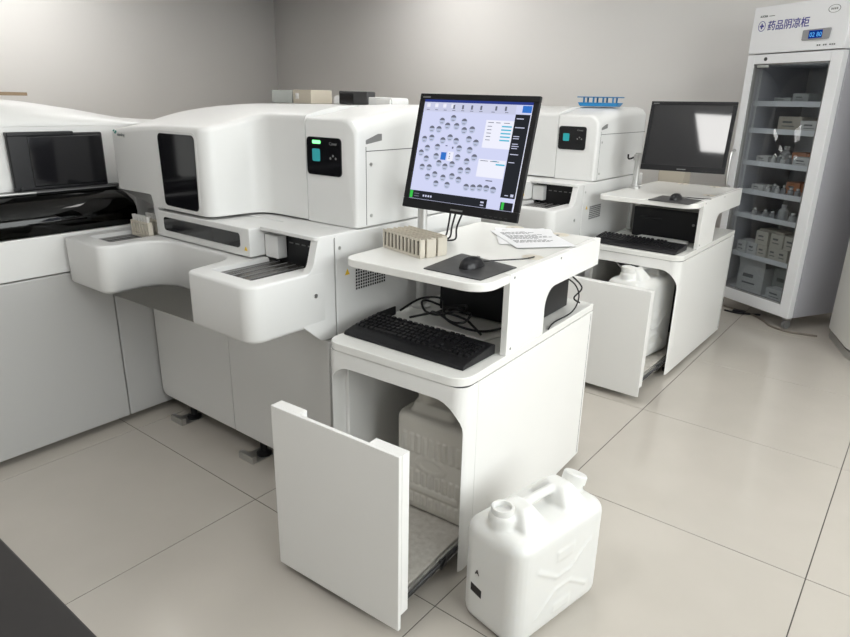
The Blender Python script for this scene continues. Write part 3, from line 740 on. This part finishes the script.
pad('thin dark mouse pad on the cart under the lit monitor', M1, [l1(-.243,.226), l1(-.048,.229), l1(-.047,.420), l1(-.270,.457)])
mx, my = l1(-.148, .335)
mouse('black mouse on the pad beside the sample racks', M1, mx, my, R(-8), [(0,.044,.008),(.005,.09,.004),(.03,.14,.003),(.055,.19,.003),(.06,.225,.004)])
Mi2 = M2.inverted()
def l2(x, y): v = Mi2 @ Vector((x, y, 0)); return (v.x, v.y)
pad('thin dark mouse pad on the cart under the blank monitor', M2, [l2(-.27,2.08), l2(-.06,2.06), l2(-.06,2.26), l2(-.27,2.30)])
mx, my = l2(-.165, 2.19)
mouse('black mouse on the pad under the blank monitor', M2, mx, my, R(-10), [(0,.044,.008),(.01,.09,.004),(.05,.13,.0),(.10,.17,.0)])
# ------------------------------------------------------------------ papers on the first cart
random.seed(2)
def paper(label, cx, cy, z, rz, curl):
    t = thing('paper_sheet', label, 'paper', (cx, cy, z), rz)
    bm = bmesh.new(); n = 8; V = []
    for i in range(n+1):
        row = []
        for j in range(n+1):
            x = -.105+.21*i/n; y = -.1485+.297*j/n; row.append(bm.verts.new((x, y, .0006+curl*max(0, (x+y*.6)/.2)**2)))
        V.append(row)
    for i in range(n):
        for j in range(n): bm.faces.new((V[i][j], V[i+1][j], V[i+1][j+1], V[i][j+1]))
    bb = B(); bb.bm.free(); bb.bm = bm; o = bb.obj('sheet', 'paper', t, sharp=80)
    s = o.modifiers.new('t', 'SOLIDIFY'); s.thickness = .0004; s.offset = 1
    bb = B()
    for k in range(13):
        yy = .10-k*.014
        if k in (3, 9): continue
        L = random.uniform(.09, .16)
        xx = -.08
        while xx < -.08+L:
            ww = random.uniform(.008, .022); z_ = .0014+curl*max(0, (xx+ww+yy*.6)/.2)**2
            bb.box(xx, xx+ww, yy, yy+.004, z_, z_+.0003); xx += ww+.004
    bb.obj('printed_lines', 'ink', t)
    return t
paper('printed sheet of paper lying under another sheet on the cart', -.255, .835, .8950, R(35), .0)
paper('printed sheet of paper lying on top of another sheet', -.222, .812, .8966, R(50), .004)
# ------------------------------------------------------------------ sample racks on the first cart
def sample_rack(k, loc, rz):
    t = thing('sample_rack', 'empty beige sample rack on the cart, %s from the mouse pad side' % ('first', 'second', 'third', 'fourth', 'fifth')[k], 'rack', loc, rz, 'sample racks on the cart')
    L, Wd, H = .200, .0180, .061
    bb = B().box(0, L, 0, Wd, 0, .008); bb.box(0, L, 0, Wd, H-.008, H-.004); bb.box(0, L, Wd*.35, Wd*.65, .008, H-.008)
    n = 11
    for q in range(n): bb.box(q*(L-.006)/(n-1), q*(L-.006)/(n-1)+.0075, 0, Wd, .008, H-.008)
    bb.box(0, L, 0, .002, H-.004, H); bb.box(0, L, Wd-.002, Wd, H-.004, H)
    bb.obj('rack_frame', 'rack_beige', t, bevel=.0006)
    bb = B()
    for q in range(n-1):
        a = q*(L-.006)/(n-1)+.0078; bb.box(a, a+.0115, Wd*.28, Wd*.72, .0085, H-.009)
    bb.obj('slots', 'slot_dark', t)
    return t
ang = math.atan2(.308-.362, -.305+.520); d = Vector((-math.sin(ang), math.cos(ang), 0))
for k in range(5): sample_rack(k, Vector((-.517, .362, .8936))+d*(.0215*k)+Vector((.004*(k % 2), 0, 0)), ang)
# ------------------------------------------------------------------ black computers, cables on the decks
def computer(label, M, x0, x1, y0, y1, h):
    loc = M @ Vector((x0, y0, .6485)); t = thing('desktop_computer', label, 'computer', loc, M.to_euler().z)
    w, d_ = x1-x0, y1-y0
    B().box(0, w, 0, d_, .004, h).obj('case', 'black_satin', t, bevel=.004)
    fp = B().box(.004, w-.004, -.006, -.0005, .008, h-.006).obj('front_panel', 'black_plastic', t, bevel=.003)
    B().box(.03, .16, -.0075, -.0065, h*.62, h*.72).obj('drive_slot', 'black_satin', fp)
    B().cyl((w-.04, -.009, h*.6), .007, .003, 'y', 14).obj('power_button', 'mid_grey', fp)
    bb = B()
    for a, b2 in ((.02,.02),(w-.04,.02),(.02,d_-.04),(w-.04,d_-.04)): bb.box(a, a+.02, b2, b2+.02, 0, .004)
    bb.obj('feet', 'black_plastic', t)
    return t
computer('black desktop computer on the cart under the lit monitor', M1, -.40, -.062, -.425, -.10, .175)
computer('black desktop computer on the cart under the blank monitor', M2, -.40, -.03, -.60, -.46, .165)
t = thing('computer_cables', 'thin black cables dangling behind the computer at the cart window', 'cable', M1 @ Vector((-.012, -.28, .6485)), TH1)
B().tube([(-.03,.10,.13),(-.005,.13,.10),(.0,.16,.05),(.005,.10,.012),(-.005,-.02,.004),(.01,-.10,.004)], .0025, 7).obj('cable', 'black_plastic', t)
B().tube([(-.03,.16,.12),(.0,.18,.08),(-.01,.14,.05),(.005,.16,.03)], .003, 7).obj('cable', 'black_plastic', t)
t = thing('keyboard_cables', 'tangle of black cables lying behind the keyboard', 'cable', M1 @ Vector((-.30, -.62, .6560)), TH1)
def loop(cx, cy, a, b2, z, ph, n=9): return [(cx+a*math.cos(ph+2*math.pi*k/n), cy+b2*math.sin(ph+2*math.pi*k/n), z+.012*math.sin(k*1.7)+.012) for k in range(n+1)]
B().tube([(-.17,.06,.01),(-.16,.16,.03),(-.08,.17,.045),(-.02,.10,.035),(.04,.03,.03),(.11,.02,.02),(.16,.06,.008),(.19,.13,.006)], .004, 7).obj('cable', 'black_plastic', t)
B().tube(loop(-.03, .12, .085, .055, .02, 0), .004, 7).obj('cable', 'black_plastic', t)
B().tube(loop(.03, .07, .07, .045, .022, 1), .004, 7).obj('cable', 'black_plastic', t)
B().tube([(-.10,.02,.01),(.0,.05,.04),(.08,.07,.03),(.13,.05,.02),(.17,.03,.008)], .004, 7).obj('cable', 'black_plastic', t)
B().box(-.190, -.184, -.030, .055, -.0073, .024).obj('cable_clip', 'black_plastic', t, bevel=.004)
o = B().prism(fillet([(-.11,-.05),(.09,-.06),(.12,.05),(-.10,.07)], .01), 'z', 0, .006).obj('plastic_bag', 'carton_white', bevel=.002, label='crumpled pale plastic bag behind the keyboard under the lit monitor', cat='bag'); o.location = M1 @ Vector((-.20, -.54, .6487))
o.location.z = .6487
o = B().prism(fillet([(-.14,-.04),(.15,-.06),(.14,.05),(-.12,.06)], .01), 'z', 0, .02).obj('plastic_bag', 'grey_panel', bevel=.006, label='crumpled pale plastic bag behind the keyboard under the blank monitor', cat='bag'); o.location = M2 @ Vector((-.21, -.69, .6487))

# ================================================================== jerrycans
def rbox(L, Wd, z0, z1, r, inset=0.0):
    """rounded block: stacked rounded rectangles with rounded top and bottom edges"""
    def ring(k, z):
        a, b2 = Wd/2-k, L/2-k; rr = max(.004, r-k)
        return [(x, y, z) for x, y in fillet([(-a,-b2),(a,-b2),(a,b2),(-a,b2)], rr, 6)]
    rg = []
    e = r*.8
    for k in range(6): a = k/5*math.pi/2; rg.append(ring(e*(1-math.sin(a)), z0+e*(1-math.cos(a))))
    for k in range(6): a = k/5*math.pi/2; rg.append(ring(e*(1-math.cos(a)), z1-e+e*math.sin(a)))
    return rg
def remesh(o, vox, it=4):
    md = o.modifiers.new('remesh', 'REMESH'); md.mode = 'VOXEL'; md.voxel_size = vox; md.use_smooth_shade = True
    s = o.modifiers.new('smooth', 'SMOOTH'); s.factor = .5; s.iterations = it
def jerrycan_white(label, loc, rz, L=.36, Wd=.19, H=.30, cap_front=False, marks=True):
    t = thing('jerrycan', label, 'jerrycan', loc, rz)
    bb = B(); bb.rings(rbox(L, Wd, 0, H, .045))
    # shoulders and handle along the long axis
    for s in (-1, 1):
        bb.rings([[(x, y, z) for x, y in fillet([(-a, s*L*.22-b2), (a, s*L*.22-b2), (a, s*L*.22+b2), (-a, s*L*.22+b2)], .012, 4)] for a, b2, z in ((.075,.054,H-.03),(.062,.042,H+.012),(.040,.028,H+.038),(.030,.020,H+.049))])
    bb.tube([(0,-L*.25,H+.030),(0,-L*.12,H+.036),(0,L*.12,H+.036),(0,L*.25,H+.030)], .0135, 10)
    bb.lathe((-.012,-L*.35,H-.02), [(.040,0),(.037,.045),(.031,.056)], 20)
    q = B().lathe((0,0,0), [(.030,0),(.030,.05)], 20); q.xf(Matrix.Translation((0,L*.38,H-.015)) @ Matrix.Rotation(R(-22), 4, 'X'))
    me = bpy.data.meshes.new('tmp'); q.bm.to_mesh(me); q.bm.free(); bb.bm.from_mesh(me); bpy.data.meshes.remove(me)
    # embossed cross and plates on both wide sides
    for s in (-1, 1):
        x = s*(Wd/2)
        for p in ([(x,-.11,.22),(x,-.03,.165),(x,.03,.165),(x,.11,.22)], [(x,-.11,.07),(x,-.03,.125),(x,.03,.125),(x,.11,.07)]): bb.tube(p, .005, 6, 0)
        bb.box(x-.003, x+.003, -.035, .035, .215, .245); bb.box(x-.003, x+.003, -.035, .035, .05, .075)
    o = bb.obj('can_body', 'jug_white', t); remesh(o, .0042)
    # open front neck: ring with a dark mouth; capped rear neck
    zt = H+.036
    B().rings([[(-.012+r*math.cos(2*math.pi*i/24), -L*.35+r*math.sin(2*math.pi*i/24), zt+z) for i in range(24)] for r, z in ((.029,-.006),(.031,.012),(.029,.016),(.024,.016),(.022,.012),(.022,-.004))], cap0=False, cap1=False).obj('neck_ring', 'jug_white', t)
    if cap_front: B().lathe((-.012,-L*.35,zt+.001), [(.033,0),(.033,.022),(.030,.025)], 24).obj('screw_cap', 'jug_white', t)
    cp = B().lathe((0,0,.0), [(.034,0),(.034,.022),(.031,.026)], 24); cp.xf(Matrix.Translation((0,L*.38,H-.015)) @ Matrix.Rotation(R(-22), 4, 'X') @ Matrix.Translation((0,0,.034))); cp.obj('screw_cap', 'jug_white', t)
    if marks:
        y = -L/2-.0012
        B().prism([(-.058,.105),(-.020,.098),(-.020,.122),(-.058,.129)], 'y', y, y+.0012).obj('sticker', 'label_black', t, label='small black sticker')
        text('A', .022, 'label_black', t, facing((-.045, y, .165)), 'printed_mark')
    return t
jerrycan_white('translucent white jerrycan standing on the floor beside a cart', (.196, .190, 0), R(-11), L=.37, Wd=.205, H=.315)
jerrycan_white('white jerrycan in the open drawer of the cart by the refrigerator', M2 @ Vector((-.19, -.92, .0905)), R(-8), L=.40, Wd=.20, H=.43, cap_front=True, marks=False)
# ribbed beige can in the first drawer
t = thing('jerrycan', 'ribbed beige jerrycan in an open cart drawer', 'jerrycan', M1 @ Vector((-.176, -.665, .0905)), TH1+R(1))
bb = B(); L, Wd, H = .235, .280, .338
bb.rings(rbox(L, Wd, 0, H, .03))
bb.rings([[(x, y, z) for x, y in fillet([(-a-.02,-b2),(a-.02,-b2),(a-.02,b2),(-a-.02,b2)], .02, 4)] for a, b2, z in ((.09,.10,H-.03),(.075,.085,H+.03),(.05,.05,H+.045))])
bb.tube([(-.02,0,H+.03),(.02,-.02,H+.075),(.07,-.02,H+.06),(.105,-.02,H+.015),(.115,-.02,H-.03)], .017, 10)
bb.lathe((-.056,-.05,H+.0), [(.034,0),(.034,.07),(.028,.08)], 20)
yf = -L/2
for k in range(9):
    x = -.100+k*.025
    bb.box(x-.0055, x+.0055, yf-.005, yf+.01, .215, .275); bb.box(x-.0055, x+.0055, yf-.005, yf+.01, .105, .15)
    bb.box(x-.0055, x+.0055, yf-.004, yf+.01, .03, .065)
bb.box(-.10, .10, yf-.005, yf+.01, .078, .086); bb.box(-.10, .10, yf-.005, yf+.01, .092, .098)
for a in (.055, .044):
    bb.tube([(a*math.cos(R(k*30)), yf, .182+a*.5*math.sin(R(k*30))) for k in range(13)], .0035, 6, 2)
o = bb.obj('can_body', 'jug_beige', t); remesh(o, .0038, 2)
B().lathe((-.056,-.05,H+.072), [(.037,0),(.037,.024),(.033,.028)], 24).obj('screw_cap', 'jug_beige', t)

# ================================================================== refrigerator (front faces local -Y, origin front right floor corner)
fg = thing('medicine_refrigerator', 'tall white glass-door medicine refrigerator with blue lettering on its header', 'refrigerator', (.295, 3.258, 0), R(-30))
FW, FD, F0, F1 = .65, .56, .085, 1.93
DH = 1.655
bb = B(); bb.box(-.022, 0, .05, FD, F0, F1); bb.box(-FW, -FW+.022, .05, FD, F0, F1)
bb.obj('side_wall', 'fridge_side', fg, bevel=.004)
B().box(-FW+.022, -.022, FD-.02, FD, F0, F1).obj('back_wall', 'fridge_white', fg)
B().box(-FW+.022, -.022, .05, FD-.02, F0, F0+.05).obj('floor_panel', 'fridge_white', fg)
B().box(-FW+.022, -.022, .05, FD-.02, F1-.02, F1).obj('top_panel', 'fridge_white', fg)
B().box(-FW+.022, -.022, .05, FD-.02, DH-.06, DH-.04).obj('ceiling_panel', 'fridge_white', fg)
hd = B().box(-FW, 0, -.005, .05, DH+.006, F1).obj('header', 'fridge_white', fg, bevel=.004)
# door: frame of four rails, gasket, pane
dr = B().box(-FW, -FW+.055, 0, .045, F0, DH); dr.box(-.07, 0, 0, .045, F0, DH); dr.box(-FW+.055, -.07, 0, .045, F0, F0+.075); dr.box(-FW+.055, -.07, 0, .045, DH-.055, DH)
door = dr.obj('door', 'fridge_white', fg, bevel=.003)
gx0, gx1, gz0, gz1 = -FW+.055, -.07, F0+.075, DH-.055
gk = B().box(gx0, gx0+.008, .004, .03, gz0, gz1); gk.box(gx1-.008, gx1, .004, .03, gz0, gz1); gk.box(gx0, gx1, .004, .03, gz0, gz0+.008); gk.box(gx0, gx1, .004, .03, gz1-.008, gz1)
gk.obj('gasket', 'mid_grey', door)
B().box(gx0+.008, gx1-.008, .015, .019, gz0+.008, gz1-.008).obj('glass_pane', 'fridge_glass', door)
B().cyl((-.51, -.004, DH-.028), .011, .006, 'y', 16).obj('lock', 'dark_grey', door)
B().box(-.565, -.48, -.002, .0, DH-.078, DH-.062).obj('strip_label', 'carton_grey', door)
hn = B().tube([(-FW+.022, 0, .83), (-FW+.022, -.03, .85), (-FW+.022, -.034, .95), (-FW+.022, -.03, 1.05), (-FW+.022, 0, 1.07)], .009, 8).obj('handle', 'steel', door)
# header print
text('药品阴凉柜', .058, 'letter_blue', hd, facing((-.535, -.0056, 1.795)), 'lettering', bold=.0008)
text('AUCMA', .016, 'logo_grey', hd, facing((-.600, -.0056, 1.868)), 'maker_mark', bold=.0006)
B().box(-.535, -.495, -.0056, -.005, 1.870, 1.874).obj('small_print', 'mid_grey', hd)
cx, cz = -.578, 1.818
bb = B(); bb.rings([[(cx+r*math.cos(2*math.pi*i/28), y, cz+r*1.1*math.sin(2*math.pi*i/28)) for i in range(28)] for r, y in ((.027,-.005),(.027,-.0058),(.0235,-.0058),(.0235,-.005))], cap0=False, cap1=False)
bb.box(cx-.015, cx+.015, -.0058, -.005, cz-.005, cz+.005); bb.box(cx-.005, cx+.005, -.0058, -.005, cz-.016, cz-.005); bb.box(cx-.005, cx+.005, -.0058, -.005, cz+.005, cz+.016)
bb.obj('cross_emblem', 'letter_blue', hd)
ds = B().prism(fillet([(-.272,1.716),(-.10,1.716),(-.094,1.774),(-.272,1.772)], .006), 'y', -.014, -.0052).obj('temperature_display', 'display_frame', hd, bevel=.002)
B().box(-.228, -.142, -.0152, -.0142, 1.724, 1.766).obj('display_screen', 'lcd_blue', ds)
text('02', .034, 'lcd_digit', ds, facing((-.222, -.0155, 1.732)), 'digits'); text('80', .034, 'lcd_digit', ds, facing((-.178, -.0155, 1.732)), 'digits')
bb = B()
for k in range(9):
    if k in (2, 5): continue
    bb.box(-.17+k*.013, -.161+k*.013, -.0056, -.005, 1.682, 1.690)
bb.obj('small_print', 'logo_grey', hd)
cx, cz = -.103, 1.870
bb = B(); bb.rings([[(cx+r*1.25*math.cos(2*math.pi*i/24), y, cz+r*.7*math.sin(2*math.pi*i/24)) for i in range(24)] for r, y in ((.030,-.005),(.030,-.0056),(.027,-.0056),(.027,-.005))], cap0=False, cap1=False)
for k in range(4): bb.box(cx-.02+k*.011, cx-.013+k*.011, -.0056, -.005, cz-.005, cz+.005)
bb.obj('round_emblem', 'mid_grey', hd)
for a, b2 in ((-.05,.06),(-FW+.05,.06),(-.05,FD-.05),(-FW+.05,FD-.05)):
    w = B().cyl((a-.012, b2, .028), .028, .024, 'x', 18).obj('caster', 'mid_grey', fg)
    B().box(a-.018, a+.018, b2-.02, b2+.02, .056, F0).obj('caster_fork', 'steel', w)
# shelves and uprights
SH = [1.372, 1.372, 1.205, 1.0, .815, .655, .393]
for z in SH[1:]:
    s = B().box(-FW+.03, -.03, .085, FD-.03, z-.004, z).obj('shelf', 'fridge_white', fg)
    B().box(-FW+.03, -.03, .078, .0845, z-.022, z+.010).obj('shelf_lip', 'fridge_white', s, bevel=.001)
bb = B()
for x in (-FW+.024, -.032):
    bb.box(x, x+.008, .10, .112, F0+.05, DH-.06)
    for k in range(40): bb.box(x+.008, x+.012, .101, .111, F0+.07+k*.036, F0+.08+k*.036)
bb.obj('shelf_upright', 'fridge_white', fg)
MF = Matrix.Translation((.295, 3.258, 0)) @ Matrix.Rotation(R(-30), 4, 'Z')
ZF = F0+.05
def fbox(x, y, z, w, d_, h, m_, label, rz=0, group=None, flap=False, open_top=False):
    loc = MF @ Vector((x, y, z+.0006)); t = thing('carton', label, 'box', loc, R(-30)+rz, group)
    B().box(-w/2, w/2, 0, d_, 0, h).obj('box_body', m_, t, bevel=.0012)
    bb = B(); bb.box(-w*.3, w*.1, -.0008, -.0001, h*.55, h*.68); bb.box(-w*.3, w*.2, -.0008, -.0001, h*.3, h*.36)
    bb.obj('printed_label', 'mid_grey', t)
    if flap: B().prism([(0,h),(-.012,h+.05),(-.009,h+.05),(.003,h)], 'x', -w/2, w/2).obj('flap', m_, t)
    return t
def fbottle(x, y, z, r, h, m_, label, cap='carton_white', group=None):
    loc = MF @ Vector((x, y, z+.0006)); t = thing('bottle', label, 'bottle', loc, R(-30), group)
    B().lathe((0,0,0), [(r*.9,0),(r,.004),(r,h*.62),(r*.5,h*.76),(r*.5,h*.8)], 16).obj('bottle_body', m_, t)
    B().lathe((0,0,h*.8), [(r*.6,0),(r*.6,h*.18),(r*.5,h*.2)], 14).obj('bottle_cap', cap, t)
    return t
# floor of the refrigerator
fbox(-.43, .12, ZF, .20, .16, .18, 'carton_white', 'large white carton with open flap on the refrigerator floor', R(4), flap=True)
fbox(-.24, .20, ZF, .16, .2, .19, 'carton_grey', 'grey carton behind the open-flap carton on the refrigerator floor')
fbox(-.20, .10, ZF, .15, .09, .075, 'carton_white', 'low white carton lying at the front of the refrigerator floor')
# stacked cream cartons on the lowest shelf
random.seed(5)
z = SH[6]
for k, x in enumerate((-.535, -.455, -.365, -.285, -.205, -.125)):
    fbox(x, .10+.01*(k % 2), z, .074, .12, .082, 'carton_cream' if k > 1 else 'carton_white', 'small carton in the lower row on the lowest refrigerator shelf, %s from the handle side' % ('first','second','third','fourth','fifth','sixth')[k], group='cream cartons, lower row')
for k, x in enumerate((-.385, -.27, -.165)):
    fbox(x, .105, z+.083, .095, .12, .088, 'carton_cream', 'cream carton stacked on the lower row of cartons, %s from the handle side' % ('first','second','third')[k], group='cream cartons, upper row')
fbox(-.33, .12, z+.172, .19, .1, .012, 'carton_beige', 'thin beige carton lying on top of the stacked cream cartons')
# small bottles on the shelf above
z = SH[5]
for k, x in enumerate((-.50, -.43, -.36)): fbottle(x, .13+.02*(k % 2), z, .018, .045, 'bottle_grey', 'small grey bottle on the shelf above the cream cartons, %s from the handle side' % ('first','second','third')[k], group='small bottles')
fbottle(-.29, .14, z, .028, .10, 'bottle_grey', 'taller grey bottle among the small bottles', 'bottle_grey')
for k, x in enumerate((-.20, -.13)): fbottle(x, .12, z, .020, .06, 'bottle_grey', ('white-capped grey bottle beside the taller grey bottle', 'white-capped grey bottle at the end of the small bottle shelf')[k], group='white-capped bottles')
# shelf with orange boxes, lower
def mixed(z, first, tag_):
    fbox(-.50, .11, z, .095, .10, .042, 'carton_white', 'low white carton on the refrigerator shelf with %s' % tag_)
    for k, x in enumerate((-.42, -.385, -.35, -.315)): fbottle(x, .12+.015*(k % 2), z, .015, .05+.008*(k % 2), 'bottle_grey' if k % 2 else 'carton_white', 'little vial on the refrigerator shelf with %s, %s from the handle side' % (tag_, ('first','second','third','fourth')[k]), group='vials with %s' % tag_)
    for k, x in enumerate((-.30, -.19)): fbox(x, .19, z, .10, .12, .075, 'orange', 'orange carton on the refrigerator shelf with %s, %s from the handle side' % (tag_, ('first','second')[k]), group='cartons: %s' % tag_)
    if first: fbox(-.20, .10, z, .13, .08, .055, 'carton_white', 'white carton in front of the upper orange cartons'); fbottle(-.40, .20, z, .03, .11, 'bottle_grey', 'grey bottle standing behind the upper vials')
    else:
        for k, x in enumerate((-.25, -.20, -.15, -.11)): fbottle(x, .12, z, .018, .05, 'bottle_grey', 'small grey bottle in front of the lower orange cartons, %s from the handle side' % ('first','second','third','fourth')[k], group='bottles before the lower orange cartons')
mixed(SH[3], True, 'the upper orange cartons'); mixed(SH[4], False, 'the lower orange cartons')
fbox(-.20, .11, SH[2], .14, .14, .065, 'carton_white', 'white carton at the right of the second stocked shelf')
fbox(-.37, .14, SH[2], .17, .16, .085, 'carton_beige', 'beige bundle beside the white carton on the upper shelf')
fbox(-.45, .13, SH[1], .12, .14, .03, 'carton_grey', 'flat grey carton on the top stocked shelf')
fbox(-.32, .13, SH[1], .11, .14, .055, 'carton_grey', 'tall grey carton on the top stocked shelf')
# cable on the floor under the refrigerator
t = thing('power_cable', 'tan power cable winding over the floor under the refrigerator', 'cable', (.10, 3.35, 0))
B().tube([(-.25,.22,.006),(-.12,.17,.006),(-.04,.13,.006),(.04,.05,.006),(.10,-.04,.006),(.20,-.09,.006),(.29,-.08,.006),(.37,-.06,.006)], .006, 8).obj('cable', 'cable_tan', t)
B().tube([(-.22,.12,.006),(-.14,.10,.008),(-.06,.14,.006),(.0,.16,.006)], .006, 8).obj('cable', 'black_plastic', t)
B().box(-.17, -.09, .11, .15, 0, .022).obj('plug', 'black_plastic', t, bevel=.005)

# ================================================================== things at the edges
t = thing('corner_cabinet', 'white cabinet with rounded front standing right of the refrigerator', 'cabinet', (1.05, 3.25, 0), base=True)
pl = fillet([(.507,3.36),(.684,2.88),(1.5,2.80),(1.55,3.62),(.70,3.75)], [.10,.25,.1,.1,.1], 10)
B().prism(offset_poly(pl, .012), 'z', 0, .045).obj('plinth', 'steel', t)
B().prism(offset_poly(pl, .02), 'z', .0455, .058).obj('shadow_gap', 'seam', t)
B().prism(pl, 'z', .0585, 1.85).obj('cabinet_body', 'cabinet_white', t, bevel=.006)
B().prism(offset_poly(pl, -.004), 'z', 1.8505, 1.875).obj('cabinet_top', 'cabinet_white', t, bevel=.004)
t = thing('black_table', 'black-topped table at the edge of the room, opposite the long analyzer', 'table', (-.45, -1.25, 0), base=True)
B().box(-1.25, .42, -1.65, -.943, .722, .75).obj('tabletop', 'desk_black', t, bevel=.004)
B().box(-1.20, .38, -.985, -.968, .64, .7215).obj('apron', 'desk_black', t)
for a in (-1.2, .36):
    for b2 in (-1.61, -1.01): B().box(a, a+.04, b2, b2+.04, 0, .7215).obj('leg', 'desk_black', t, bevel=.003)
o = B().box(-.16, .0, -.07, .07, 0, .99).obj('tall_carton', 'carton_beige', bevel=.003, label='tall beige carton standing behind the cart by the refrigerator', cat='box'); o.location = (-.40, 3.12, 0)
